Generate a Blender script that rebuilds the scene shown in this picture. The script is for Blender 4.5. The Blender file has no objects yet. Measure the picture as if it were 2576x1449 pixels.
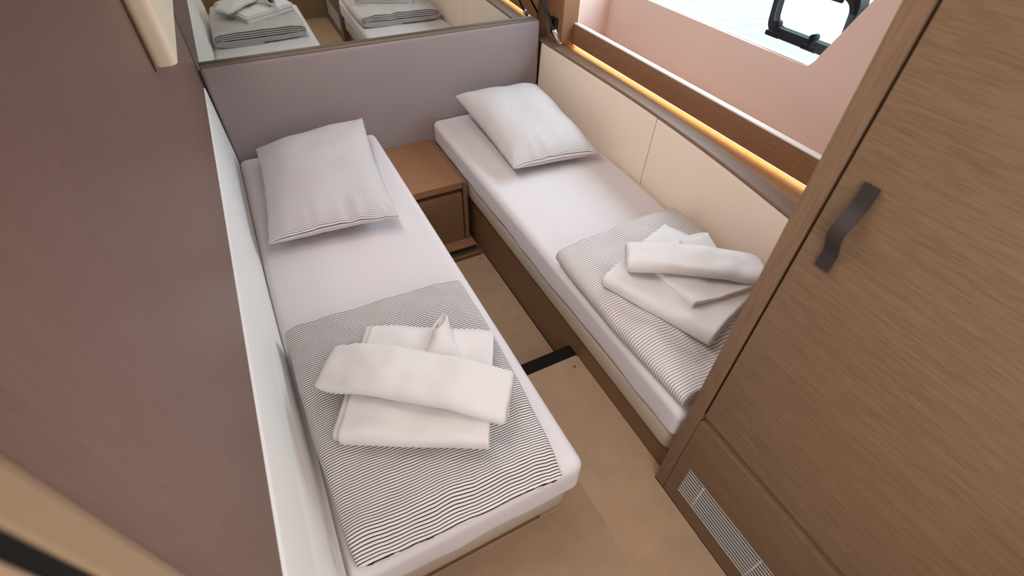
import bpy, bmesh, math, random
from mathutils import Vector, Matrix, noise
random.seed(7)
SC = bpy.context.scene
COL = SC.collection

# ------------------------------------------------------------------ camera
cam_d = bpy.data.cameras.new('camera')
cam = bpy.data.objects.new('camera', cam_d); COL.objects.link(cam)
R0 = Vector((0.88995456, -0.45562248, 0.01972412))
R1 = Vector((-0.30932528, -0.63484674, -0.70801659))
R2 = Vector((0.33511007, 0.62400142, -0.7059203))
m = Matrix((R0, -R1, -R2)).transposed().to_4x4()
m.translation = (0, 0, 1.55)
cam.matrix_world = m
cam_d.sensor_width = 36.0
cam_d.lens = 1228.87 / 2576 * 36.0
cam_d.clip_start = 0.01
cam_d.dof.use_dof = True
cam_d.dof.focus_distance = 1.6
cam_d.dof.aperture_fstop = 3.2
SC.camera = cam

# ------------------------------------------------------------------ world, lights, exposure
SC.view_settings.view_transform = 'Standard'
SC.view_settings.look = 'None'
SC.view_settings.gamma = 1
SC.view_settings.use_curve_mapping = False
SC.view_settings.exposure = -0.08
w = bpy.data.worlds.new('sky'); SC.world = w; w.use_nodes = True
bg = w.node_tree.nodes['Background']
bg.inputs[0].default_value = (0.74, 0.88, 1.0, 1); bg.inputs[1].default_value = 13.0

def area_light(name, loc, target, sx, sy, power, col, portal=False, spread=180):
    d = bpy.data.lights.new(name, 'AREA'); d.shape = 'RECTANGLE'; d.size = sx; d.size_y = sy
    d.energy = power; d.color = col; d.spread = math.radians(spread)
    o = bpy.data.objects.new(name, d); COL.objects.link(o); o.location = loc
    o.rotation_euler = (Vector(target) - Vector(loc)).to_track_quat('-Z', 'Y').to_euler()
    if portal: d.cycles.is_portal = True
    return o
WARM = (1.0, 0.96, 0.94)
area_light('window_portal', (1.80, 1.55, 1.25), (0, 1.55, 1.25), 1.2, 0.75, 1, (1, 1, 1), portal=True)
area_light('ceiling_downlight', (0.48, 0.85, 1.97), (0.42, 0.9, 0), 0.35, 0.5, 2.2, WARM)
area_light('ceiling_downlight', (0.50, 1.75, 1.97), (0.5, 1.75, 0), 0.35, 0.35, 1.3, WARM)
area_light('foot_fill_light', (0.26, -0.40, 1.06), (0.20, 0.6, 0.30), 0.7, 1.25, 10.5, WARM)  # fill light added behind the camera to brighten the bed foot
area_light('ceiling_downlight', (0.45, -0.1, 1.97), (0.45, -0.1, 0.2), 0.3, 0.3, 2.0, WARM)
area_light('hall_light', (-0.55, -0.08, 1.55), (0.75, 0.0, 0.5), 0.4, 0.5, 3.0, WARM)
area_light('hull_fill_light', (0.10, 1.45, 1.80), (1.6, 1.45, 0.6), 1.5, 0.06, 11.0, WARM)  # unseen strip light added to brighten the hull side and wardrobe faces

# ------------------------------------------------------------------ materials
def srgb(r, g, b):
    f = lambda c: (c/255/12.92) if c/255 <= 0.04045 else ((c/255+0.055)/1.055)**2.4
    return (f(r), f(g), f(b), 1)
def new_mat(name):
    mt = bpy.data.materials.new(name); mt.use_nodes = True
    nt = mt.node_tree; return mt, nt, nt.nodes['Principled BSDF']
def plain(name, col, rough=0.5, metal=0.0, nscale=0, nstr=0.0, spec=0.5, var=0.0):
    mt, nt, b = new_mat(name)
    b.inputs['Base Color'].default_value = col; b.inputs['Roughness'].default_value = rough
    b.inputs['Metallic'].default_value = metal; b.inputs['Specular IOR Level'].default_value = spec
    if nscale:
        tc = nt.nodes.new('ShaderNodeTexCoord'); n = nt.nodes.new('ShaderNodeTexNoise')
        n.inputs['Scale'].default_value = nscale; n.inputs['Detail'].default_value = 4
        nt.links.new(tc.outputs['Object'], n.inputs['Vector'])
        if nstr:
            bp = nt.nodes.new('ShaderNodeBump'); bp.inputs['Strength'].default_value = nstr; bp.inputs['Distance'].default_value = 0.002
            nt.links.new(n.outputs['Fac'], bp.inputs['Height']); nt.links.new(bp.outputs['Normal'], b.inputs['Normal'])
        if var:
            r = nt.nodes.new('ShaderNodeMapRange'); r.inputs[1].default_value = 0.3; r.inputs[2].default_value = 0.7
            nt.links.new(n.outputs['Fac'], r.inputs[0])
            mx = nt.nodes.new('ShaderNodeMix'); mx.data_type = 'RGBA'
            mx.inputs[6].default_value = tuple(c*(1-var) for c in col[:3]) + (1,); mx.inputs[7].default_value = tuple(min(1, c*(1+var)) for c in col[:3]) + (1,)
            nt.links.new(r.outputs[0], mx.inputs[0]); nt.links.new(mx.outputs[2], b.inputs['Base Color'])
    return mt
def wood(name, c1, c2, axis, rough=0.5, scale=1.0, spec=0.3):
    """fine straight grain running along one axis"""
    mt, nt, b = new_mat(name)
    tc = nt.nodes.new('ShaderNodeTexCoord'); mp = nt.nodes.new('ShaderNodeMapping')
    s = [420*scale]*3; s['xyz'.index(axis)] = 18*scale
    mp.inputs['Scale'].default_value = s
    nt.links.new(tc.outputs['Object'], mp.inputs['Vector'])
    n = nt.nodes.new('ShaderNodeTexNoise'); n.inputs['Scale'].default_value = 1; n.inputs['Detail'].default_value = 5; n.inputs['Roughness'].default_value = 0.6
    nt.links.new(mp.outputs[0], n.inputs['Vector'])
    mp2 = nt.nodes.new('ShaderNodeMapping'); s2 = [30*scale]*3; s2['xyz'.index(axis)] = 3*scale; mp2.inputs['Scale'].default_value = s2
    nt.links.new(tc.outputs['Object'], mp2.inputs['Vector'])
    n2 = nt.nodes.new('ShaderNodeTexNoise'); n2.inputs['Scale'].default_value = 1; n2.inputs['Detail'].default_value = 2
    nt.links.new(mp2.outputs[0], n2.inputs['Vector'])
    ad = nt.nodes.new('ShaderNodeMath'); ad.operation = 'MULTIPLY_ADD'; ad.inputs[1].default_value = 0.85
    nt.links.new(n.outputs['Fac'], ad.inputs[0])
    ml = nt.nodes.new('ShaderNodeMath'); ml.operation = 'MULTIPLY'; ml.inputs[1].default_value = 0.15
    nt.links.new(n2.outputs['Fac'], ml.inputs[0]); nt.links.new(ml.outputs[0], ad.inputs[2])
    cr = nt.nodes.new('ShaderNodeValToRGB'); cr.color_ramp.elements[0].position = 0.34; cr.color_ramp.elements[1].position = 0.64
    cr.color_ramp.elements[0].color = c1; cr.color_ramp.elements[1].color = c2
    nt.links.new(ad.outputs[0], cr.inputs['Fac']); nt.links.new(cr.outputs['Color'], b.inputs['Base Color'])
    bp = nt.nodes.new('ShaderNodeBump'); bp.inputs['Strength'].default_value = 0.12; bp.inputs['Distance'].default_value = 0.001
    nt.links.new(n.outputs['Fac'], bp.inputs['Height']); nt.links.new(bp.outputs['Normal'], b.inputs['Normal'])
    b.inputs['Roughness'].default_value = rough; b.inputs['Specular IOR Level'].default_value = spec
    return mt
def striped(name, ground, line, period, duty):
    """woven cotton with fine lines across the second UV direction (metres)"""
    mt, nt, b = new_mat(name)
    uv = nt.nodes.new('ShaderNodeUVMap'); uv.uv_map = 'cloth'
    sp = nt.nodes.new('ShaderNodeSeparateXYZ'); nt.links.new(uv.outputs[0], sp.inputs[0])
    dv = nt.nodes.new('ShaderNodeMath'); dv.operation = 'DIVIDE'; dv.inputs[1].default_value = period; nt.links.new(sp.outputs[1], dv.inputs[0])
    fr = nt.nodes.new('ShaderNodeMath'); fr.operation = 'FRACT'; nt.links.new(dv.outputs[0], fr.inputs[0])
    cr = nt.nodes.new('ShaderNodeValToRGB'); cr.color_ramp.interpolation = 'LINEAR'
    e = cr.color_ramp.elements; e[0].position = 0; e[0].color = (0, 0, 0, 1); e[1].position = 1; e[1].color = (0, 0, 0, 1)
    for p, v in ((0.5-duty/2-0.05, 0), (0.5-duty/2+0.02, 1), (0.5+duty/2-0.02, 1), (0.5+duty/2+0.05, 0)):
        x = e.new(p); x.color = (v, v, v, 1)
    nt.links.new(fr.outputs[0], cr.inputs['Fac'])
    mx = nt.nodes.new('ShaderNodeMix'); mx.data_type = 'RGBA'; mx.inputs[6].default_value = ground; mx.inputs[7].default_value = line
    nt.links.new(cr.outputs['Color'], mx.inputs[0]); nt.links.new(mx.outputs[2], b.inputs['Base Color'])
    b.inputs['Roughness'].default_value = 0.85; b.inputs['Specular IOR Level'].default_value = 0.2
    b.inputs['Sheen Weight'].default_value = 0.1
    return mt

M = {}
M['wall_wood'] = wood('brown_veneer', srgb(108, 80, 69), srgb(122, 92, 81), 'z', 0.45, 0.8, 0.4)
M['robe_wood'] = wood('oak_veneer_horizontal', srgb(106, 82, 61), srgb(126, 100, 77), 'y', 0.5)
M['cap_wood'] = wood('brown_veneer_cap', srgb(112, 86, 70), srgb(130, 102, 84), 'y', 0.5)
M['post_wood'] = wood('oak_veneer_vertical', srgb(112, 86, 66), srgb(130, 103, 81), 'z', 0.5)
M['board_wood'] = wood('oak_veneer_board', srgb(128, 90, 64), srgb(148, 108, 80), 'y', 0.5)
M['stand_wood'] = wood('oak_veneer_cross', srgb(134, 94, 66), srgb(154, 112, 82), 'x', 0.5)
M['plinth_wood'] = wood('dark_veneer', srgb(116, 84, 60), srgb(136, 102, 74), 'y', 0.5)
M['dark_wood'] = wood('dark_recess_veneer', srgb(70, 50, 36), srgb(86, 62, 44), 'x', 0.6)
M['carpet'] = plain('beige_carpet', srgb(164, 136, 110), 0.42, 0, 14, 0.0, 0.3, 0.06)
M['carpet_edge'] = plain('carpet_binding', srgb(196, 168, 138), 0.9)
M['subfloor'] = plain('subfloor', srgb(90, 70, 52), 0.8)
M['black'] = plain('black_rubber', srgb(13, 12, 11), 0.7, spec=0.2)
M['sheet'] = plain('white_cotton_sheet', srgb(217, 209, 211), 0.9, 0, 60, 0.12, 0.2)
M['terry'] = plain('white_terry', srgb(226, 220, 219), 1.0, 0, 1100, 0.45, 0.1)
M['hem'] = plain('white_hem', srgb(246, 240, 236), 0.9, 0, 900, 0.3, 0.1)
M['divan'] = plain('beige_upholstery', srgb(192, 176, 160), 0.85, 0, 300, 0.2, 0.2)
M['cream'] = plain('cream_leatherette', srgb(238, 218, 200), 0.55, 0, 160, 0.05, 0.3)
M['white_pad'] = plain('white_leatherette', srgb(236, 232, 228), 0.55, 0, 160, 0.05, 0.3)
M['headboard'] = plain('taupe_upholstery', srgb(146, 131, 130), 0.85, 0, 500, 0.15, 0.2)
M['head_trim'] = plain('taupe_trim', srgb(116, 96, 82), 0.6)
M['mirror'] = plain('mirror_silver', (0.62, 0.64, 0.60, 1), 0.015, 1.0)
M['pink_hull'] = plain('pale_hull_lining', srgb(226, 198, 186), 0.5, 0, 30, 0.02, 0.3)
M['ledge'] = plain('white_ledge', srgb(236, 224, 216), 0.4)
M['ceiling'] = plain('ceiling_lining', srgb(226, 214, 200), 0.7)
M['chrome'] = plain('chrome', (0.75, 0.73, 0.70, 1), 0.18, 1.0)
M['steel'] = plain('brushed_steel', (0.72, 0.70, 0.67, 1), 0.38, 0.55)
M['dark_slot'] = plain('dark_duct', srgb(26, 26, 28), 0.7)
M['leather'] = plain('dark_brown_leather', srgb(46, 36, 34), 0.6, 0, 200, 0.1)
M['black_plastic'] = plain('black_plastic', srgb(20, 24, 30), 0.35)
M['black_frame'] = plain('black_frame', (0.003, 0.004, 0.006, 1), 0.6, spec=0.12)
M['grey_plastic'] = plain('grey_plastic', (0.008, 0.010, 0.013, 1), 0.5, spec=0.2)
M['locker'] = plain('cream_locker_lining', srgb(224, 206, 182), 0.55)
M['jamb'] = plain('tan_door_frame', srgb(146, 120, 94), 0.6)
M['louvre'] = plain('white_louvre', srgb(236, 238, 234), 0.5)
M['stripe_wide'] = striped('striped_cotton', srgb(216, 208, 206), srgb(58, 52, 54), 0.0090, 0.15)
M['stripe_pillow'] = striped('striped_cotton_pillow', srgb(218, 210, 210), srgb(66, 58, 60), 0.0049, 0.19)
M['stripe_fine'] = striped('fine_striped_cotton', srgb(222, 214, 211), srgb(20, 20, 28), 0.0066, 0.30)
mt, nt, b = new_mat('clear_glass'); M['glass'] = mt
nt.nodes.remove(b); o_ = nt.nodes['Material Output']
tr = nt.nodes.new('ShaderNodeBsdfTransparent'); tr.inputs[0].default_value = (0.94, 0.97, 0.97, 1)
gl = nt.nodes.new('ShaderNodeBsdfGlossy'); gl.inputs['Roughness'].default_value = 0.02
mxs = nt.nodes.new('ShaderNodeMixShader'); mxs.inputs[0].default_value = 0.06
nt.links.new(tr.outputs[0], mxs.inputs[1]); nt.links.new(gl.outputs[0], mxs.inputs[2]); nt.links.new(mxs.outputs[0], o_.inputs[0])
mt, nt, b = new_mat('frosted_glass'); M['frosted'] = mt
nt.nodes.remove(b); o_ = nt.nodes['Material Output']
tl = nt.nodes.new('ShaderNodeBsdfTranslucent'); tl.inputs[0].default_value = (0.9, 0.95, 0.96, 1)
nt.links.new(tl.outputs[0], o_.inputs[0])
def emit(name, col, s):
    mt, nt, b = new_mat(name); b.inputs['Base Color'].default_value = (0, 0, 0, 1)
    b.inputs['Emission Color'].default_value = col; b.inputs['Emission Strength'].default_value = s; return mt
M['led'] = emit('warm_led', (1.0, 0.64, 0.28, 1), 12.0)
# sea water
mt, nt, b = new_mat('sea_water'); M['sea'] = mt
b.inputs['Base Color'].default_value = (0.062, 0.064, 0.059, 1); b.inputs['Roughness'].default_value = 0.5; b.inputs['Specular IOR Level'].default_value = 0.15
tc = nt.nodes.new('ShaderNodeTexCoord'); mp = nt.nodes.new('ShaderNodeMapping'); mp.inputs['Scale'].default_value = (1.2, 4.0, 1)
n = nt.nodes.new('ShaderNodeTexNoise'); n.inputs['Scale'].default_value = 2.2; n.inputs['Detail'].default_value = 6
nt.links.new(tc.outputs['Object'], mp.inputs[0]); nt.links.new(mp.outputs[0], n.inputs['Vector'])
bp = nt.nodes.new('ShaderNodeBump'); bp.inputs['Strength'].default_value = 0.3; bp.inputs['Distance'].default_value = 0.1
nt.links.new(n.outputs['Fac'], bp.inputs['Height']); nt.links.new(bp.outputs['Normal'], b.inputs['Normal'])

# ------------------------------------------------------------------ helpers
def link(o, parent=None):
    COL.objects.link(o)
    if parent is not None:
        o.parent = parent
        p = parent; off = Vector((0, 0, 0))
        while p is not None: off += p.location; p = p.parent
        o.matrix_parent_inverse = Matrix.Translation(-off) if parent.parent is None else Matrix.Identity(4)
    return o
def tag(o, label=None, cat=None, group=None, kind=None):
    if label: o['label'] = label
    if cat: o['category'] = cat
    if group: o['group'] = group
    if kind: o['kind'] = kind
    return o
def thing(name, label, cat, loc=(0, 0, 0), group=None):
    o = bpy.data.objects.new(name, None); COL.objects.link(o); o.location = loc; o.empty_display_size = 0.05
    return tag(o, label, cat, group)
def obj(name, bm, mat, parent=None, smooth=False):
    me = bpy.data.meshes.new(name)
    bmesh.ops.recalc_face_normals(bm, faces=bm.faces[:])
    bm.to_mesh(me); bm.free()
    me.materials.append(M[mat] if isinstance(mat, str) else mat)
    if smooth:
        for p in me.polygons: p.use_smooth = True
    o = bpy.data.objects.new(name, me)
    return link(o, parent)
def struct(name, bm, mat, smooth=False, parent=None):
    o = obj(name, bm, mat, parent, smooth)
    if parent is None: o['kind'] = 'structure'
    return o
def add_box(bm, x0, x1, y0, y1, z0, z1, bev=0.0, seg=2):
    vs = [bm.verts.new((x, y, z)) for x in (x0, x1) for y in (y0, y1) for z in (z0, z1)]
    fs = []
    for q in ((0, 1, 3, 2), (4, 6, 7, 5), (0, 4, 5, 1), (2, 3, 7, 6), (0, 2, 6, 4), (1, 5, 7, 3)):
        fs.append(bm.faces.new([vs[i] for i in q]))
    if bev:
        es = list({e for f in fs for e in f.edges})
        bmesh.ops.bevel(bm, geom=es, offset=bev, segments=seg, affect='EDGES', profile=0.5)
    return bm
def box(x0, x1, y0, y1, z0, z1, bev=0.0, seg=2):
    return add_box(bmesh.new(), x0, x1, y0, y1, z0, z1, bev, seg)
def add_prism(bm, pts, vec):
    """closed polygon of 3-D points pushed along vec"""
    a = [bm.verts.new(p) for p in pts]; b = [bm.verts.new(Vector(p) + Vector(vec)) for p in pts]
    bm.faces.new(a); bm.faces.new(b[::-1]); k = len(pts)
    for i in range(k): bm.faces.new((a[i], b[i], b[(i+1) % k], a[(i+1) % k]))
    return bm
def prism(pts, vec): return add_prism(bmesh.new(), pts, vec)
def add_tube(bm, pts, rad, seg=16, caps=True):
    pts = [Vector(p) for p in pts]; k = len(pts); rings = []
    rad = rad if isinstance(rad, (list, tuple)) else [rad]*k
    up = Vector((0, 0, 1)); t0 = (pts[1]-pts[0]).normalized()
    if abs(t0.dot(up)) > 0.9: up = Vector((1, 0, 0))
    n_ = (up - t0*up.dot(t0)).normalized()
    for i, p in enumerate(pts):
        t = (pts[min(i+1, k-1)] - pts[max(i-1, 0)]).normalized()
        n_ = (n_ - t*n_.dot(t)).normalized(); b_ = t.cross(n_)
        rings.append([bm.verts.new(p + (n_*math.cos(a) + b_*math.sin(a))*rad[i]) for a in (2*math.pi*j/seg for j in range(seg))])
    for r, s in zip(rings, rings[1:]):
        for j in range(seg): bm.faces.new((r[j], r[(j+1) % seg], s[(j+1) % seg], s[j]))
    if caps: bm.faces.new(rings[0][::-1]); bm.faces.new(rings[-1])
    return bm
def tube(*a, **k): return add_tube(bmesh.new(), *a, **k)
def lerp(a, b_, t): return a + (b_-a)*t
def N(x, y, z=0.0): return noise.noise(Vector((x, y, z)))
def smoothstep(a, b_, x):
    t = max(0.0, min(1.0, (x-a)/(b_-a))); return t*t*(3-2*t)
def rounded_block(lo, hi, r, n, warp=None, kseg=4):
    """box with all edges rounded to r, evenly meshed so that warp can move its points"""
    lo = Vector(lo); hi = Vector(hi); rr = (r, r, r) if not isinstance(r, (tuple, list)) else r
    def axis(a):
        R = rr[a]; i0 = lo[a]+R; i1 = hi[a]-R
        left = [i0 - R*math.tan(math.pi/4*(kseg-i)/kseg) for i in range(kseg)]
        mid = [i0 + (i1-i0)*i/n[a] for i in range(n[a]+1)]
        right = [i1 + R*math.tan(math.pi/4*(i+1)/kseg) for i in range(kseg)]
        return left+mid+right
    ax = [axis(0), axis(1), axis(2)]; bm = bmesh.new(); cache = {}
    def vert(i, j, k):
        if (i, j, k) in cache: return cache[(i, j, k)]
        p = Vector((ax[0][i], ax[1][j], ax[2][k]))
        inner = Vector([max(lo[a]+rr[a], min(hi[a]-rr[a], p[a])) for a in range(3)])
        d = Vector([(p[a]-inner[a])/rr[a] for a in range(3)])
        if d.length > 1e-9:
            d.normalize(); p = inner + Vector([d[a]*rr[a] for a in range(3)])
        if warp: p = warp(p)
        v = bm.verts.new(p); cache[(i, j, k)] = v; return v
    L = [len(a)-1 for a in ax]
    for f in range(3):
        g, h = (f+1) % 3, (f+2) % 3
        for side in (0, L[f]):
            for a in range(L[g]):
                for c in range(L[h]):
                    q = []
                    for (da, dc) in ((0, 0), (1, 0), (1, 1), (0, 1)):
                        idx = [0, 0, 0]; idx[f] = side; idx[g] = a+da; idx[h] = c+dc; q.append(vert(*idx))
                    bm.faces.new(q)
    return bm

# ------------------------------------------------------------------ setting
YH = 2.3715          # front of the headboard
bm = bmesh.new()
add_box(bm, -0.9, 1.9, 0.93, 2.7, -0.20, -0.16); add_box(bm, -0.9, 1.9, -1.0, 0.93, -0.20, -0.012)
struct('floor', bm, 'subfloor')
struct('ceiling', box(-0.9, 1.9, -1.0, 2.7, 2.0, 2.06), 'ceiling')
struct('wall_front', box(-0.3, 1.9, 2.56, 2.62, -0.2, 2.0), 'wall_wood')
bm = bmesh.new()      # wall behind the camera with an opening added to let the fill light in
add_box(bm, -0.9, 1.9, -0.36, -0.30, -0.2, 0.42); add_box(bm, -0.9, 1.9, -0.36, -0.30, 1.72, 2.0)
add_box(bm, -0.9, -0.10, -0.36, -0.30, 0.42, 1.72); add_box(bm, 0.62, 1.9, -0.36, -0.30, 0.42, 1.72)
struct('wall_back', bm, 'jamb')
bm = bmesh.new(); add_box(bm, -0.9, 0.95, -1.0, -0.95, -0.2, 2.0); add_box(bm, 0.90, 0.95, -0.95, -0.36, -0.2, 2.0); add_box(bm, -0.92, -0.88, -0.95, -0.36, -0.2, 2.0)
struct('fill_light_enclosure', bm, 'ceiling')  # unseen walls added around the fill light to keep sky light out
struct('trim_1', box(-0.3, 0.84, -0.302, -0.293, 0.0, 0.10), 'jamb')
# left bulkhead: backing wall, and the brown veneer face in two panels with a shadow groove between
struct('wall_left', box(-0.30, -0.225, 0.20, 2.56, -0.2, 2.0), 'dark_wood')
struct('wall_hall', box(-0.90, -0.30, 0.26, 0.30, -0.2, 2.0), 'ceiling')
struct('wall_hall_end', box(-0.92, -0.88, -0.36, 0.30, -0.2, 2.0), 'ceiling')
t = thing('veneer_wall_panel', 'brown veneer wall panel nearest the camera, left of the shadow groove', 'wall panel', (-0.21, 0.9, 0.69))
obj('panel_face', box(-0.225, -0.20, 0.252, 1.546, 0.692, 2.0, 0.0015), 'wall_wood', t)
t = thing('veneer_wall_panel', 'narrow brown veneer wall panel between the shadow groove and the mirror corner', 'wall panel', (-0.21, 2.0, 0.69))
obj('panel_face', box(-0.225, -0.20, 1.552, 2.395, 0.692, 2.0, 0.0015), 'wall_wood', t)
# outer hull beyond the window recess, with the slanted opening
HX0, HX1 = 1.735, 1.765
def hull_x(z): return HX0 + 0.03*(max(z, 0.4)-0.67)
OPEN = [(2.15, 0.906), (1.12, 0.906), (1.092, 0.912), (1.075, 0.935), (1.066, 0.96), (0.90, 1.32), (0.885, 1.40), (0.92, 1.46), (2.15, 1.46)]
bm = bmesh.new()
outer = [(2.56, -0.2), (0.2, -0.2), (0.2, 2.0), (2.56, 2.0)]
def hull_pt(y, z, off=0): return (hull_x(z)+off, y, z)
for off in (0.0, 0.035):
    vo = [bm.verts.new(hull_pt(y, z, off)) for y, z in outer]; vi = [bm.verts.new(hull_pt(y, z, off)) for y, z in OPEN]
    eo = [bm.edges.new((vo[i], vo[(i+1) % 4])) for i in range(4)]
    ei = [bm.edges.new((vi[i], vi[(i+1) % len(vi)])) for i in range(len(vi))]
    bmesh.ops.triangle_fill(bm, use_beauty=True, edges=eo+ei)
    if off == 0.0: V0 = (vo, vi)
for a, c in ((V0[0], vo), (V0[1], vi)):
    for i in range(len(a)):
        j = (i+1) % len(a); bm.faces.new((a[i], a[j], c[j], c[i]))
struct('wall_right', bm, 'pink_hull')
win = struct('window_1', prism([(hull_x(z)+0.022, y, z) for y, z in OPEN], (0.006, 0, 0)), 'glass')
bm = bmesh.new()
for i in range(len(OPEN)):
    y, z = OPEN[i]; y2, z2 = OPEN[(i+1) % len(OPEN)]
add_box(bm, hull_x(.906)+0.012, hull_x(.906)+0.034, 1.08, 2.15, 0.898, 0.9085)
obj('window_seal', bm, 'ledge', win)
# recess sides and top, wood board facing the bed, pale ledge on the board
struct('trim_2', box(1.5525, HX0+0.04, 2.262, 2.29, 0.60, 1.62), 'pink_hull')
bm = bmesh.new(); add_box(bm, 1.545, HX0+0.04, 0.2, 2.3, 1.56, 1.60)
add_box(bm, 1.53, HX0+0.04, 0.26, 0.30, 0.6, 1.6)
struct('trim_3', bm, 'pink_hull')
struct('trim_4', box(1.531, 1.552, 0.393, 2.2605, 0.6560, 0.7515, 0.001), 'board_wood')
struct('trim_5', box(1.5305, 1.5565, 0.393, 2.2605, 0.7516, 0.7585, 0.002), 'ledge')
struct('trim_6', box(1.557, HX0+0.04, 0.393, 2.27, 0.60, 0.668), 'pink_hull')
struct('trim_7', box(1.53, 1.56, 0.25, 2.56, 1.60, 2.0), 'board_wood')
# tall wood block in the corner that carries the reading lamp
struct('trim_8', add_box(box(1.462, 1.552, 2.262, 2.43, 0.6615, 1.95, 0.002), 1.484, 1.552, 2.2622, 2.43, 0.6436, 0.664), 'board_wood')
struct('trim_9', box(1.40, 1.56, 2.431, 2.56, 0.0, 1.95), 'plinth_wood')
struct('light_blocker', box(-0.225, 0.08, 0.22, 2.38, 1.63, 1.999), 'ceiling')  # unseen soffit added overhead to shade the upper left wall
# doorway jamb beside the camera on the left
bm = box(-0.190, -0.168, 0.178, 0.2105, -0.01, 2.0, 0.004)
dj = struct('door_1', bm, 'jamb')
obj('door_seal', box(-0.185, -0.168, 0.1640, 0.1777, -0.01, 2.0, 0.002), 'black', dj)
obj('door_edge', box(-0.180, -0.168, 0.1595, 0.1638, -0.01, 2.0, 0.002), 'jamb', dj)
struct('wall_left_near', box(-0.30, -0.20, 0.2112, 0.2515, -0.2, 2.0), 'jamb')
obj('door_lining', box(-0.30, -0.191, 0.2070, 0.2110, -0.01, 2.0), 'louvre', dj)

# carpets and step
up = thing('carpet', 'tan fitted carpet on the raised floor at the foot of the left bed', 'carpet', (0.4, 0.3, -0.012))
obj('pile', prism([(-0.2, -0.293, -0.012), (0.7565, -0.293, -0.012), (0.7565, 0.392, -0.012), (0.796, 0.392, -0.012), (0.796, 0.915, -0.012), (0.789, 0.924, -0.012), (0.36, 0.924, -0.012), (0.36, 0.4460, -0.012), (-0.2, 0.4460, -0.012)], (0, 0, 0.012)), 'carpet', up)
bm = bmesh.new()
add_box(bm, -0.2, 0.43, 0.4462, 0.4478, -0.012, 0.0008); obj('binding', bm, 'carpet_edge', up)
def snap(px, py, pz, par):
    bm = bmesh.new(); bmesh.ops.create_cone(bm, cap_ends=True, segments=16, radius1=0.006, radius2=0.004, depth=0.004, matrix=Matrix.Translation((px, py, pz+0.002)))
    obj('snap_fastener', bm, 'plinth_wood', par, True)
snap(0.758, 0.879, 0, up)
low = thing('carpet', 'narrow tan carpet strip on the lower floor between the two beds', 'carpet', (0.6, 1.4, -0.16))
obj('pile', rounded_block((0.40, 0.982, -0.16), (0.787, 1.802, -0.149), (0.012, 0.012, 0.005), (6, 10, 1)), 'carpet', low, True)
obj('binding', box(0.785, 0.7885, 0.985, 1.80, -0.158, -0.149), 'carpet_edge', low)
snap(0.757, 1.771, -0.150, low)
struct('trim_10', box(0.36, 0.797, 0.9245, 0.980, -0.16, 0.0, 0.003), 'black')

# ------------------------------------------------------------------ headboard, mirror
t = thing('headboard', 'wide taupe upholstered headboard running behind both beds', 'headboard', (0.6, 2.385, -0.1))
obj('padded_face', rounded_block((-0.192, YH, -0.16), (1.3965, YH+0.030, 0.757), (0.016, 0.012, 0.016), (20, 1, 10)), 'headboard', t, True)
obj('top_trim', box(-0.190, 1.380, YH+0.004, YH+0.031, 0.7565, 0.7625, 0.002), 'head_trim', t)
t = thing('mirror', 'large wall mirror above the headboard reflecting the two beds', 'mirror', (0.6, 2.41, 0.74))
a = math.radians(1.25)
def mir_pt(x, s, off): return (x, 2.4045 - s*math.sin(a) + off*math.cos(a), 0.74 + s*math.cos(a) + off*math.sin(a))
bm = bmesh.new()
vs = [bm.verts.new(mir_pt(x, s, o)) for x in (-0.199, 1.398) for s in (0, 1.24) for o in (0, 0.006)]
for q in ((0, 1, 3, 2), (4, 6, 7, 5), (0, 4, 5, 1), (2, 3, 7, 6), (0, 2, 6, 4), (1, 5, 7, 3)): bm.faces.new([vs[i] for i in q])
obj('mirror_glass', bm, 'mirror', t)
struct('trim_11', box(-0.21, 1.40, 2.412, 2.56, -0.2, 0.74), 'plinth_wood')

# ------------------------------------------------------------------ hull side of the right bed: panels, rail, light strip
def px(y):     # plan curve of the padded side
    pts = [(0.25, 1.262), (0.70, 1.332), (1.0, 1.369), (1.2, 1.386), (1.45, 1.4005), (1.65, 1.406), (2.0, 1.405), (2.40, 1.400)]
    for (ya, xa), (yb, xb) in zip(pts, pts[1:]):
        if y <= yb or yb == 2.40:
            f = (y-ya)/(yb-ya); break
    # smooth by sampling neighbours linearly is enough at this curvature
    return xa + (xb-xa)*f
def sx(y, h=0.12): return (px(y-h) + 2*px(y) + px(y+h))/4 if 0.4 < y < 2.25 else px(y)
def side_strip(y0, y1, n_, prof):
    """sweep a closed (dx, z) profile along the curved side"""
    bm = bmesh.new(); rings = []
    for i in range(n_+1):
        y = y0 + (y1-y0)*i/n_; X = sx(y)
        rings.append([bm.verts.new((X+dx, y, z)) for dx, z in prof])
    k = len(prof)
    for r, s in zip(rings, rings[1:]):
        for j in range(k): bm.faces.new((r[j], s[j], s[(j+1) % k], r[(j+1) % k]))
    bm.faces.new(rings[0]); bm.faces.new(rings[-1][::-1]); return bm
padp = [(0.004, 0.30), (0.0, 0.31), (0.0, 0.40), (0.006, 0.56), (0.009, 0.635), (0.012, 0.646), (0.017, 0.6495), (0.055, 0.6495), (0.055, 0.30)]
for nm, y0, y1 in (('cream upholstered side panel behind the striped pillow, next to the headboard', 1.412, 2.3705), ('cream upholstered side panel behind the folded duvet, next to the wardrobe', 0.393, 1.408)):
    t = thing('padded_side_panel', nm, 'wall panel', (1.40, (y0+y1)/2, 0.30))
    obj('padding', side_strip(y0, y1, 30, padp), 'cream', t, False)
t = thing('side_rail', 'curved wooden rail along the top of the cream panels', 'rail', (1.42, 1.3, 0.65))
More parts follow.
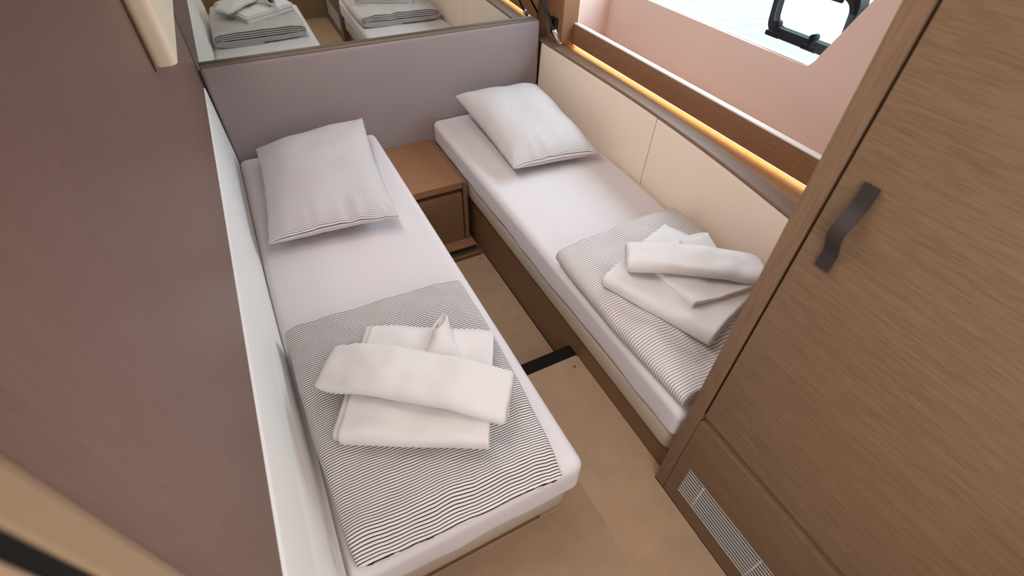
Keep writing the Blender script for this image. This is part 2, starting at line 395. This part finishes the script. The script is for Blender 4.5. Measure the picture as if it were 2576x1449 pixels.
obj('rail_cap', side_strip(0.393, 2.41, 50, [(0.006, 0.650), (0.006, 0.657), (0.010, 0.661), (0.070, 0.661), (0.074, 0.659), (0.074, 0.646), (0.06, 0.646), (0.06, 0.650)]), 'cap_wood', t)
obj('trough', side_strip(0.393, 2.41, 50, [(0.06, 0.632), (0.06, 0.643), (0.09, 0.643), (0.09, 0.632)]), 'stand_wood', t)
bm = bmesh.new(); P = [(sx(0.393 + 2.03*i/50)+0.088, 0.393 + 2.03*i/50, 0.0) for i in range(51)]
for i in range(50):
    p, q = P[i], P[i+1]
    vs = [bm.verts.new((p[0], p[1], 0.6430)), bm.verts.new((q[0], q[1], 0.6430)), bm.verts.new((1.556, q[1], 0.6430)), bm.verts.new((1.556, p[1], 0.6430))]
    vb = [bm.verts.new(v.co - Vector((0, 0, 0.01))) for v in vs]
    bm.faces.new(vs); bm.faces.new(vb[::-1])
    for j in range(4): bm.faces.new((vs[j], vs[(j+1) % 4], vb[(j+1) % 4], vb[j]))
obj('trough_floor', bm, 'stand_wood', t)
t = tag(obj('led_strip', box(1.533, 1.551, 0.394, 2.25, 0.6535, 0.6558), 'led'), 'warm light strip tucked under the wooden board behind the curved rail', 'light strip')

# left padded panel beside the left bed
def left_pad():
    bm = bmesh.new(); rings = []
    for i in range(41):
        y = 0.253 + 2.115*i/40; lo = -0.1885 + 0.0195*smoothstep(1.6, 0.5, y)
        prof = [(-0.224, 0.25), (-0.224, 0.690), (-0.206, 0.690), (-0.2005, 0.686), (-0.197, 0.678), (-0.1945, 0.60), (-0.192, 0.48), (lerp(-0.191, lo, .35), 0.42), (lerp(-0.191, lo, .8), 0.375), (lo, 0.34), (lo, 0.25)]
        rings.append([bm.verts.new((x, y, z)) for x, z in prof])
    k = len(prof)
    for r, q in zip(rings, rings[1:]):
        for j in range(k): bm.faces.new((r[j], q[j], q[(j+1) % k], r[(j+1) % k]))
    bm.faces.new(rings[0]); bm.faces.new(rings[-1][::-1]); return bm
t = thing('padded_side_panel', 'pale upholstered panel on the left wall beside the left bed', 'wall panel', (-0.2, 1.3, 0.1))
obj('padding', left_pad(), 'white_pad', t)

# cream overhead locker on the left wall
t = thing('wall_locker', 'cream upholstered locker end hanging on the brown left wall', 'locker', (-0.17, 1.6, 1.095))
obj('body', rounded_block((-0.1995, 1.395, 1.095), (-0.15, 2.36, 1.75), (0.018, 0.018, 0.006), (2, 8, 6)), 'locker', t, True)
obj('back_edge', box(-0.1998, -0.1965, 1.3885, 1.3945, 1.092, 1.75), 'dark_wood', t)

# ------------------------------------------------------------------ beds
def bed_base(label, x0, x1, y0, y1, z0, z1, px0, px1, py0, py1, pz0):
    t = thing('bed_base', label, 'bed', ((x0+x1)/2, (y0+y1)/2, pz0), 'bed bases')
    obj('upholstered_base', rounded_block((x0, y0, z0), (x1, y1, z1), (0.045, 0.045, 0.012), (8, 16, 2)), 'divan', t, True)
    obj('plinth', box(px0, px1, py0, py1, pz0, z0+0.004), 'plinth_wood', t)
    return t
bed_base('low upholstered base of the left bed, foot end free on the carpet', -0.188, 0.446, 0.430, 2.368, 0.080, 0.2055, -0.18, 0.355, 0.449, 2.36, -0.011)
bed_base('low upholstered base of the right bed on a dark wood plinth', 0.776, 1.27, 0.396, 2.368, 0.125, 0.212, 0.798, 1.26, 0.398, 2.36, -0.159)
def mattress(label, x0, x1, y0, y1, z0, z1, seed, hang, skew=0.0, curve=False):
    def wp(p):
        # the sheet hangs a little unevenly and wrinkles
        q = p.copy(); low = smoothstep(z1-0.05, z0, p.z)
        q.z += low*((0.030 if p.y < y0+0.05 else 0.012)*N(p.x*7+seed, p.y*4, 3.1) - hang) if p.z < z1-0.06 else 0
        if p.z > z1-0.02:
            q.z += 0.0025*N(p.x*5, p.y*4, seed) + 0.0012*N(p.x*22, p.y*7, seed+2)
        out = 0.006*low*N(p.x*9, p.y*9, seed+5)
        if p.x > x1-0.03: q.x += out
        if p.x < x0+0.03: q.x = max(q.x - out, x0) + skew*smoothstep(1.6, 0.5, p.y)*(0.6+0.4*low)
        if p.y < y0+0.03: q.y -= out
        if curve:
            lim = sx(p.y) - 0.003; q.x = x0 + (q.x-x0)*min(1.0, (lim-x0)/(x1-x0))
        return q
    t = thing('mattress', label, 'mattress', ((x0+x1)/2, (y0+y1)/2, z0), 'mattresses')
    obj('fitted_sheet', rounded_block((x0, y0, z0), (x1, y1, z1), (0.030, 0.030, 0.028), (30, 70, 7), wp), 'sheet', t, True)
    return t
mattress('white-sheeted mattress on the left bed, foot end towards the camera', -0.188, 0.452, 0.408, 2.366, 0.217, 0.349, 1.0, 0.002, 0.020)
mattress('white-sheeted mattress on the right bed, under the window wall', 0.762, 1.399, 0.396, 2.366, 0.224, 0.349, 4.0, 0.002, 0.0, True)

# ------------------------------------------------------------------ cloth builders
def spiral_path(turns, n_=44, shrink_a=0.05, shrink_h=0.30, expo=4.0, start=-math.pi/2):
    out = []; k = int(n_*turns)
    for i in range(k+1):
        tau = turns*i/k; th = start - 2*math.pi*tau
        c, s = math.cos(th), math.sin(th); a_ = 1-shrink_a*tau; h_ = 0.5*max(0.06, 1-shrink_h*tau)
        out.append((a_*math.copysign(abs(c)**(2/expo), c), 0.5 + h_*math.copysign(abs(s)**(2/expo), s) - 0.5*shrink_h*tau*0.15))
    return out
def resample(path, n_):
    L = [0.0]
    for p, q in zip(path, path[1:]): L.append(L[-1] + math.hypot(q[0]-p[0], (q[1]-p[1])*0.35))
    out = []; j = 0
    for i in range(n_+1):
        d = L[-1]*i/n_
        while j < len(L)-2 and L[j+1] < d: j += 1
        f = (d-L[j])/max(1e-9, L[j+1]-L[j]); out.append((lerp(path[j][0], path[j+1][0], f), lerp(path[j][1], path[j+1][1], f)))
    return out
def u_path(inset, h0, h1, end0, end1, n_=16, flat=14, r=0.12):
    """one folded layer: along the bottom from s=end0, round the fold at s=-1+inset, back along the top to s=end1"""
    out = []; hm = (h0+h1)/2; hr = (h1-h0)/2; sf = -1+inset+r
    for i in range(flat): out.append((lerp(end0, sf, i/flat), h0))
    for i in range(n_+1):
        th = -math.pi/2 - math.pi*i/n_
        out.append((sf + r*math.copysign(abs(math.cos(th))**0.75, math.cos(th)), hm + hr*math.copysign(abs(math.sin(th))**0.75, math.sin(th))))
    for i in range(1, flat+1): out.append((lerp(sf, end1, i/flat), h1))
    return out
def cloth(name, paths, corners, zfun, hfun, mat, parent=None, nv=60, thick=0.003, wob=0.0, wseed=0.0, wz=0.0, vext=(), bulge=0.0, close0=0.0, close1=0.0, creases=(), voff=0.0):
    """folded cloth: each (s, h) path is carried from v=0 to v=1 between the four plan corners
    corners: (s-,v0), (s+,v0), (s+,v1), (s-,v1)"""
    c00, c10, c11, c01 = [Vector(c) for c in corners]
    bm = bmesh.new(); uvl = bm.loops.layers.uv.new('cloth')
    width = ((c10-c00).length + (c11-c01).length)/2; length = ((c01-c00).length + (c11-c10).length)/2
    for pi_, path in enumerate(paths):
        v0, v1 = vext[pi_] if vext else (0.0, 1.0)
        arc = [0.0]
        H0 = hfun(0, 0.5)
        for (s0, h0), (s1, h1) in zip(path, path[1:]):
            arc.append(arc[-1] + math.hypot((s1-s0)*width/2, (h1-h0)*H0))
        grid = []
        for j in range(nv+1):
            v = lerp(v0, v1, j/nv); row = []
            k0 = 1.0; cz = 0.5
            if close0: k0 = min(k0, math.sqrt(max(0.0, 1-(1-min(1, (v-v0+1e-6)/close0))**2)))
            if close1: k0 = min(k0, math.sqrt(max(0.0, 1-(1-min(1, (v1-v+1e-6)/close1))**2)))
            for i, (s, h) in enumerate(path):
                hh = lerp(cz, h, max(0.02, k0)); ss = s*lerp(0.82, 1.0, k0)
                ve = v + bulge*(1-s*s)*0
                P = lerp(lerp(c00, c10, (ss+1)/2), lerp(c01, c11, (ss+1)/2), ve)
                side = (lerp(c10-c00, c11-c01, ve)).normalized(); along = (lerp(c01-c00, c11-c10, (ss+1)/2)).normalized()
                x, y = P.x, P.y
                if bulge: x += side.x*bulge*ss*math.sin(math.pi*ve); y += side.y*bulge*ss*math.sin(math.pi*ve)
                if wob:
                    a1 = N(x*6+wseed, y*5, h*0.7) + 0.6*N(x*15+wseed, y*11, h) + 0.28*N(x*42, y*24+wseed, h)
                    x += along.x*wob*a1; y += along.y*wob*a1
                    b1 = N(x*7, y*9+wseed, h*1.3+9)
                    x += side.x*wob*0.6*b1; y += side.y*wob*0.6*b1
                z = zfun(x, y) + hh*hfun(s, ve)
                for (s0, amp, sg) in creases:
                    if h > 0.7: z += amp*math.exp(-((s-s0-0.02*N(ve*4, s0*9))/sg)**2)*smoothstep(1.02, 0.8, ve)
                if wz:
                    z += wz*hh*(N(x*8+wseed, y*8, 5.0) + 0.5*N(x*19, y*19+wseed, 7.0))
                row.append(bm.verts.new((x, y, z)))
            grid.append(row)
        for j in range(nv):
            for i in range(len(path)-1):
                f = bm.faces.new((grid[j][i], grid[j][i+1], grid[j+1][i+1], grid[j+1][i]))
                f.smooth = True
                for lp, (jj, ii) in zip(f.loops, ((j, i), (j, i+1), (j+1, i+1), (j+1, i))):
                    lp[uvl].uv = (arc[ii], voff + lerp(v0, v1, jj/nv)*length)
    me = bpy.data.meshes.new(name); bm.to_mesh(me); bm.free(); me.materials.append(M[mat])
    o = bpy.data.objects.new(name, me); link(o, parent)
    if thick:
        md = o.modifiers.new('thickness', 'SOLIDIFY'); md.thickness = thick; md.offset = 0.0
    return o

ZM = 0.350
# ------------------------------------------------------------------ duvets
t = thing('folded_duvet', 'folded duvet in dense dark stripes on the left bed, under the towels', 'duvet', (0.12, 0.75, ZM), 'folded duvets')
def h_left(s, v): return lerp(0.014, 0.060, smoothstep(0.0, 0.10, v)) + 0.028*smoothstep(0.1, 0.6, v)
cloth('cover', [resample(spiral_path(3.7, 200, shrink_a=0.035, shrink_h=0.25), 330)], [(-0.130, 0.424), (0.380, 0.398), (0.405, 1.108), (-0.158, 1.125)], lambda x, y: ZM+0.004, h_left, 'stripe_fine', t, nv=110, thick=0.005, wob=0.006, wseed=3.0, wz=0.010, bulge=0.010, close0=0.012, creases=((-0.80, 0.0035, 0.03), (-0.36, 0.003, 0.05), (0.80, 0.0025, 0.03)))
t = thing('folded_duvet', 'folded duvet in wide-spaced stripes on the right bed beside the wardrobe', 'duvet', (1.04, 0.77, ZM), 'folded duvets')
cloth('cover', [resample(spiral_path(3.7, 200, shrink_a=0.035, shrink_h=0.25), 330)], [(0.768, 0.425), (1.255, 0.405), (1.345, 1.115), (0.766, 1.095)], lambda x, y: ZM+0.004, lambda s, v: lerp(0.066, 0.084, smoothstep(0, 0.4, v)), 'stripe_wide', t, nv=110, thick=0.005, wob=0.006, wseed=11.0, wz=0.012, bulge=0.012, creases=((-0.42, 0.004, 0.022), (-0.47, 0.003, 0.02), (0.1, 0.004, 0.10)))

# ------------------------------------------------------------------ pillows
def pillow(label, c, T, seed, mat, zmin, ear=None):
    """c: corners (left,near) (right,near) (right,far) (left,far) as 3-D points"""
    t = thing('pillow', label, 'pillow', ((c[0][0]+c[2][0])/2, (c[0][1]+c[2][1])/2, zmin), 'bed pillows')
    c = [Vector(p) for p in c]; nu, nv = 56, 72
    bm = bmesh.new(); uvl = bm.loops.layers.uv.new('cloth'); L = (c[3]-c[0]).length; W = (c[1]-c[0]).length
    def pt(u, v, top):
        ue = u*(1-0.055*(1-v*v)); ve = v*(1-0.045*(1-u*u))
        B = lerp(lerp(c[0], c[1], (ue+1)/2), lerp(c[3], c[2], (ue+1)/2), (ve+1)/2)
        f = (max(0, 1-abs(u)**3.2)**0.55)*(max(0, 1-abs(v)**3.4)**0.55)
        edge = 1-min(1-abs(u), 1-abs(v))
        n1 = N(B.x*8+seed, B.y*7, 1.0)*0.007 + N(B.x*20+seed, B.y*12, 2.0)*0.0018*(0.2+edge)
        # pulls running in from the corners and the open end
        ang = math.atan2(v, u)
        n1 += 0.005*smoothstep(0.30, 0.9, abs(u*v))*N(ang*9, seed, 4.0)
        n1 += 0.007*smoothstep(-0.45, -0.95, v)*N(u*6, seed*2, v*0.8)
        if top: z = B.z + T*f + n1*min(1, f*4)
        else: z = max(zmin, B.z - T*0.9*f)
        x, y = B.x, B.y
        if edge > 0.9: y += 0.006*N(u*4, v*4, seed)*(edge-0.9)*10; x += 0.005*N(u*5+9, v*5, seed)*(edge-0.9)*10
        if not top: z = max(zmin, z)
        return (x, y, max(z, zmin))
    for top in (True, False):
        g = []
        for j in range(nv+1):
            v = -math.cos(math.pi*j/nv)*0.55 + (2*j/nv-1)*0.45; row = []
            for i in range(nu+1):
                u = -math.cos(math.pi*i/nu)*0.55 + (2*i/nu-1)*0.45
                row.append((bm.verts.new(pt(u, v, top)), (u*W/2, v*L/2 + (0 if top else 0.003))))
            g.append(row)
        for j in range(nv):
            for i in range(nu):
                q = (g[j][i], g[j][i+1], g[j+1][i+1], g[j+1][i])
                if not top: q = q[::-1]
                f = bm.faces.new([a_[0] for a_ in q]); f.smooth = True
                for lp, a_ in zip(f.loops, q): lp[uvl].uv = a_[1]
    bmesh.ops.remove_doubles(bm, verts=bm.verts[:], dist=0.0004)
    me = bpy.data.meshes.new('pillowcase'); bm.to_mesh(me); bm.free(); me.materials.append(M[mat])
    o = bpy.data.objects.new('pillowcase', me); link(o, t)
    return t
pillow('striped pillow on the left bed, flat against the headboard end', [(-0.143, 1.585, 0.408), (0.325, 1.530, 0.420), (0.393, 2.275, 0.475), (-0.094, 2.250, 0.440)], 0.070, 2.0, 'stripe_pillow', ZM+0.003)
pillow('plump striped pillow on the right bed in the corner by the reading lamp', [(0.882, 1.660, 0.412), (1.310, 1.622, 0.405), (1.330, 2.265, 0.480), (0.868, 2.285, 0.490)], 0.080, 6.0, 'stripe_pillow', ZM+0.003)

# ------------------------------------------------------------------ towels
def bath(label, corners, z, h, seed, vshift):
    t = thing('bath_towel', label, 'towel', (sum(c[0] for c in corners)/4, sum(c[1] for c in corners)/4, z), 'folded bath towels')
    paths = [u_path(0.0, 0.0, 1.0, 1.0, 0.97, r=0.13), u_path(0.05, 0.20, 0.80, 0.99, 0.98, r=0.09), u_path(0.09, 0.38, 0.62, 0.96, 0.99, r=0.05)]
    vext = [(0.0, 1.0), (-vshift, 1.0-vshift*0.4), (-vshift*0.5, 0.985)]
    cloth('towel_fold', paths, corners, lambda x, y: z, lambda s, v: h*(1-0.12*smoothstep(0.3, 1, s)), 'terry', t, nv=46, thick=0.0085, wob=0.004, wseed=seed, wz=0.010, vext=vext)
    return t
bath('white folded bath towel at the bottom of the left bed stack', [(-0.088, 0.682), (0.082, 0.995), (0.385, 0.825), (0.226, 0.512)], 0.438, 0.042, 5.0, 0.045)
bath('white folded bath towel at the bottom of the right bed stack', [(0.795, 0.865), (1.165, 1.000), (1.300, 0.640), (0.935, 0.520)], 0.434, 0.046, 8.0, -0.02)
def hand(label, axis0, axis1, half, zfun, h, seed, c0, c1):
    t = thing('hand_towel', label, 'towel', ((axis0[0]+axis1[0])/2, (axis0[1]+axis1[1])/2, zfun(*axis0)), 'folded hand towels')
    a0 = Vector(axis0); a1 = Vector(axis1); d = (a1-a0).normalized(); nrm = Vector((-d.y, d.x))
    cs = [a0-nrm*half, a0+nrm*half, a1+nrm*half*1.05, a1-nrm*half*1.05]
    cloth('towel_fold', [resample(spiral_path(1.9, 120, shrink_a=0.07, shrink_h=0.34, expo=2.7), 110)], cs, zfun, lambda s, v: h*(1-0.05*s), 'terry', t, nv=60, thick=0.007, wob=0.004, wseed=seed, wz=0.012, close0=c0, close1=c1)
    return t
def droop(ax0, ax1, z0, zmid, z1):
    a0 = Vector(ax0); a1 = Vector(ax1); L = (a1-a0)
    def f(x, y):
        v = max(0, min(1, (Vector((x, y))-a0).dot(L)/L.length_squared))
        return zmid - (zmid-z0)*smoothstep(0.35, 0.0, v) - (zmid-z1)*smoothstep(0.65, 1.0, v)
    return f
A0, A1 = (-0.068, 0.895), (0.325, 0.598)
hand('white hand towel folded into a long strip across the top of the left bed stack', A0, A1, 0.074, droop(A0, A1, 0.468, 0.490, 0.462), 0.048, 21.0, 0.18, 0.03)
B0, B1 = (0.888, 0.885), (1.242, 0.632)
hand('white hand towel folded into a long strip across the top of the right bed stack', B0, B1, 0.066, droop(B0, B1, 0.492, 0.508, 0.498), 0.046, 27.0, 0.03, 0.16)
# middle towels with a raised corner
def corner_curl(name, base, tip, w0, w1, h0, h1, shear_up, shear_left, parent):
    """a corner of the towel rolled into a loop that stands up, open at its end"""
    bm = bmesh.new(); nS, nT = 26, 36; g = []
    a_ = Vector(base); b_ = Vector(tip); ax = (b_-a_); L = ax.length; ax.normalize()
    rt = ax.cross(Vector((0, 0, 1))).normalized(); up = rt.cross(ax).normalized()
    for i in range(nS+1):
        s = i/nS; e = s*s*(3-2*s); row = []
        w_ = lerp(w0, w1, s**0.6); h_ = lerp(h0, h1, s**0.8)
        for j in range(nT):
            th = 2*math.pi*j/nT; cx = math.cos(th); sz = math.sin(th)
            al = L*s - e*(shear_up*(sz+1)/2 + shear_left*(1-cx)/2)
            P = a_ + ax*al + rt*(w_*cx) + up*(h_*(sz+1))
            P += up*0.0015*N(P.x*40, P.y*40, 3)
            row.append(bm.verts.new(P))
        g.append(row)
    for i in range(nS):
        for j in range(nT):
            f = bm.faces.new((g[i][j], g[i][(j+1) % nT], g[i+1][(j+1) % nT], g[i+1][j])); f.smooth = True
    me = bpy.data.meshes.new(name); bm.to_mesh(me); bm.free(); me.materials.append(M['terry'])
    o = bpy.data.objects.new(name, me); link(o, parent)
    md = o.modifiers.new('thickness', 'SOLIDIFY'); md.thickness = 0.006; md.offset = 0
    return o
t = thing('face_towel', 'small white towel with a curled corner standing up behind the left stack', 'towel', (0.2, 0.80, 0.48), 'small towels in the middle of the stacks')
cloth('towel_fold', [u_path(0.0, 0.0, 1.0, 1.0, 1.0, r=0.2)], [(0.06, 0.72), (0.13, 0.825), (0.265, 0.745), (0.20, 0.64)], lambda x, y: 0.478, lambda s, v: 0.012, 'terry', t, nv=24, thick=0.006, wob=0.003, wseed=31.0, wz=0.01)
corner_curl('curled_corner', (0.205, 0.760, 0.474), (0.268, 0.930, 0.500), 0.066, 0.017, 0.010, 0.030, 0.075, 0.030, t)
t = thing('face_towel', 'small white folded towel showing its front corner in the right stack', 'towel', (1.06, 0.72, 0.48), 'small towels in the middle of the stacks')
cloth('towel_fold', [u_path(0.0, 0.0, 1.0, 1.0, 0.98, r=0.10), u_path(0.04, 0.25, 0.75, 0.98, 0.97, r=0.07)], [(0.948, 0.815), (1.20, 0.870), (1.20, 0.598), (0.950, 0.628)], lambda x, y: 0.476, lambda s, v: 0.026, 'terry', t, nv=40, thick=0.006, wob=0.003, wseed=41.0, wz=0.014)
corner_curl('curled_corner', (1.12, 0.74, 0.474), (1.188, 0.912, 0.488), 0.070, 0.052, 0.010, 0.017, 0.045, 0.030, t)

# ------------------------------------------------------------------ nightstand
t = thing('nightstand', 'low wooden nightstand with a drawer between the two beds', 'nightstand', (0.6, 2.14, -0.15), None)
obj('top', box(0.455, 0.7375, 1.913, 2.371, 0.203, 0.24, 0.0015), 'stand_wood', t)
obj('carcass', box(0.455, 0.735, 1.945, 2.37, -0.15, 0.2028), 'dark_wood', t)
d = obj('drawer', box(0.457, 0.7345, 1.918, 1.944, -0.115, 0.155, 0.0015), 'plinth_wood', t)
obj('finger_grip', box(0.457, 0.7345, 1.926, 1.9445, 0.1552, 0.172, 0.001), 'stand_wood', d)
obj('side_panel', box(0.740, 0.7605, 1.910, 2.371, -0.15, 0.235, 0.0015), 'plinth_wood', t)
obj('bottom_ledge', box(0.455, 0.774, 1.855, 1.945, -0.125, -0.1165, 0.001), 'stand_wood', t)
obj('kick_board', box(0.455, 0.774, 1.812, 1.824, -0.159, -0.142, 0.001), 'plinth_wood', t)
obj('kick_recess', box(0.455, 0.774, 1.930, 1.9445, -0.159, -0.126), 'black', t)

# ------------------------------------------------------------------ wardrobe
WX = 0.758
t = thing('wardrobe', 'tall oak veneer wardrobe filling the right side, with a leather pull', 'wardrobe', (1.1, 0.1, 0.0), None)
obj('corner_post', box(WX, WX+0.03, 0.3535, 0.3915, 0.0, 1.99, 0.002), 'post_wood', t)
obj('side_panel', box(WX+0.03, 1.50, 0.372, 0.3915, 0.0, 1.99), 'post_wood', t)
obj('carcass', box(WX+0.032, 1.50, -0.29, 0.371, 0.0, 1.99), 'dark_wood', t)
d = obj('door', box(WX, WX+0.022, -0.27, 0.3475, 0.4435, 1.985, 0.0015), 'robe_wood', t)
# leather strap pull: fixed flat at both ends, bowed off the door in between
bm = bmesh.new(); rows = []
for i in range(33):
    f = i/32; z = lerp(1.000, 1.162, f); b_ = 0.003 + 0.021*math.sin(math.pi*smoothstep(0.12, 0.88, f))**1.3
    wv = 0.0125
    rows.append([bm.verts.new((WX-b_-th, 0.299+sgn*wv, z)) for sgn, th in ((-1, 0), (1, 0), (1, 0.004), (-1, 0.004))])
for r, s in zip(rows, rows[1:]):
    for j in range(4): bm.faces.new((r[j], s[j], s[(j+1) % 4], r[(j+1) % 4]))
bm.faces.new(rows[0]); bm.faces.new(rows[-1][::-1])
hd = obj('handle', bm, 'leather', d); tag(hd, 'dark leather strap handle')
pl = obj('plinth_panel', box(WX, WX+0.02, -0.27, 0.3515, 0.001, 0.411, 0.0015), 'robe_wood', t)
# opening for the grille is a recessed dark duct with steel bars in front
gz0, gz1, gy0, gy1 = 0.076, 0.213, -0.16, 0.3095
obj('groove', box(WX+0.018, WX+0.0315, -0.27, 0.3515, 0.4112, 0.4433), 'plinth_wood', t)
me = pl.data
bm = bmesh.new()
add_box(bm, WX, WX+0.02, -0.27, 0.3515, gz1, 0.411); add_box(bm, WX, WX+0.02, -0.27, 0.3515, 0.001, gz0)
add_box(bm, WX, WX+0.02, gy1, 0.3515, gz0, gz1); add_box(bm, WX, WX+0.02, -0.27, gy0, gz0, gz1)
bm.to_mesh(me); bm.free()
gr = obj('vent_grille', box(WX+0.014, WX+0.0215, gy0, gy1, gz0, gz1), 'dark_slot', t); tag(gr, 'steel slatted air vent')
NB = 10
for k in range(NB):
    z = gz0 + 0.004 + (gz1-gz0-0.008)*k/(NB-1)
    obj('slat', box(WX-0.0008, WX+0.0028, gy0, gy1, z-0.0016, z+0.0016), 'steel', gr)
for y in (0.252, 0.045, -0.11):
    obj('cross_bar', tube([(WX+0.005, y, gz0), (WX+0.005, y, gz1)], 0.0022, 8), 'steel', gr, True)

# ------------------------------------------------------------------ reading lamp
t = thing('reading_lamp', 'black gooseneck reading lamp with a chrome head in the corner above the pillow', 'lamp', (1.455, 2.33, 0.74))
obj('base_plate', box(1.447, 1.4618, 2.305, 2.355, 0.695, 0.775, 0.004), 'black_plastic', t)
neck = []
ctl = [Vector(p) for p in ((1.447, 2.335, 0.745), (1.432, 2.325, 0.768), (1.402, 2.32, 0.812), (1.382, 2.32, 0.85), (1.368, 2.318, 0.90), (1.345, 2.29, 0.95), (1.325, 2.26, 0.94), (1.325, 2.25, 0.905), (1.333, 2.25, 0.875), (1.354, 2.25, 0.826), (1.386, 2.25, 0.769), (1.407, 2.249, 0.737))]
for i in range(len(ctl)-1):
    p0, p1, p2, p3 = ctl[max(i-1, 0)], ctl[i], ctl[i+1], ctl[min(i+2, len(ctl)-1)]
    for k in range(10):
        u = k/10
        neck.append(0.5*((2*p1) + (p2-p0)*u + (2*p0-5*p1+4*p2-p3)*u*u + (3*p1-p0-3*p2+p3)*u**3))
neck.append(ctl[-1])
obj('gooseneck', tube(neck, 0.0052, 12), 'black_plastic', t, True)
h0 = Vector((1.403, 2.247, 0.745)); h1 = Vector((1.446, 2.249, 0.672))
hd = obj('lamp_head', tube([h0, lerp(h0, h1, .04), lerp(h0, h1, .96), h1, lerp(h0, h1, .99), lerp(h0, h1, .8)], [0.0085, 0.0112, 0.0118, 0.0115, 0.0095, 0.009], 24), 'chrome', t, True)
obj('lens', tube([lerp(h0, h1, .90), lerp(h0, h1, .93)], 0.0092, 20), 'black_plastic', hd)

# ------------------------------------------------------------------ opening portlight in the window
HXp = 1.795
def rrect(cy, cz, ry, rz, rad, skew, seg=8):
    out = []
    for qy, qz, a0 in ((1, 1, 0), (-1, 1, 90), (-1, -1, 180), (1, -1, 270)):
        for k in range(seg+1):
            a_ = math.radians(a0 + 90*k/seg)
            y = qy*(ry-rad) + rad*math.cos(a_); z = qz*(rz-rad) + rad*math.sin(a_)
            out.append((cy + y + skew*z, cz + z))
    return out
def ring(x0, x1, outer, inner):
    bm = bmesh.new(); k = len(outer)
    R_ = [[bm.verts.new((x, y, z)) for y, z in pts] for x, pts in ((x0, outer), (x0, inner), (x1, inner), (x1, outer))]
    for a_, b_ in zip(R_, R_[1:]+R_[:1]):
        for j in range(k): bm.faces.new((a_[j], a_[(j+1) % k], b_[(j+1) % k], b_[j]))
    return bm
CY, CZ = 1.197, 1.043
t = thing('opening_portlight', 'black-framed opening portlight set in the window pane', 'window', (HXp, CY, CZ))
obj('frame', ring(HXp, HXp+0.045, rrect(CY, CZ, 0.163, 0.106, 0.05, 0.10), rrect(CY, CZ, 0.140, 0.072, 0.036, 0.10)), 'black_frame', t)
obj('inner_rim', ring(HXp-0.006, HXp, rrect(CY, CZ, 0.150, 0.084, 0.045, 0.10), rrect(CY, CZ, 0.138, 0.070, 0.036, 0.10)), 'grey_plastic', t)
obj('pane', prism([(HXp+0.03, y, z) for y, z in rrect(CY, CZ, 0.141, 0.073, 0.036, 0.10)], (0.006, 0, 0)), 'frosted', t)
for y in (1.302, 1.140):
    l = obj('latch', box(HXp-0.024, HXp-0.002, y-0.032, y+0.032, CZ-0.101, CZ-0.084, 0.004), 'black_frame', t)
    obj('latch_arm', box(HXp-0.016, HXp-0.004, y-0.009, y+0.009, CZ-0.0838, CZ-0.066, 0.002), 'black_frame', l)
    obj('knob', tube([(HXp-0.024, y, CZ-0.058), (HXp+0.004, y, CZ-0.058)], 0.0115, 18), 'black_frame', l, True)
obj('hinge', box(HXp-0.012, HXp-0.001, CY-0.10, CY-0.03, CZ+0.058, CZ+0.074, 0.003), 'grey_plastic', t)

# ------------------------------------------------------------------ sea outside
bm = bmesh.new()
vs = [bm.verts.new(p) for p in ((1.9, -60, -0.35), (90, -60, -0.35), (90, 60, -0.35), (1.9, 60, -0.35))]; bm.faces.new(vs)
tag(obj('sea', bm, 'sea'), kind='structure')
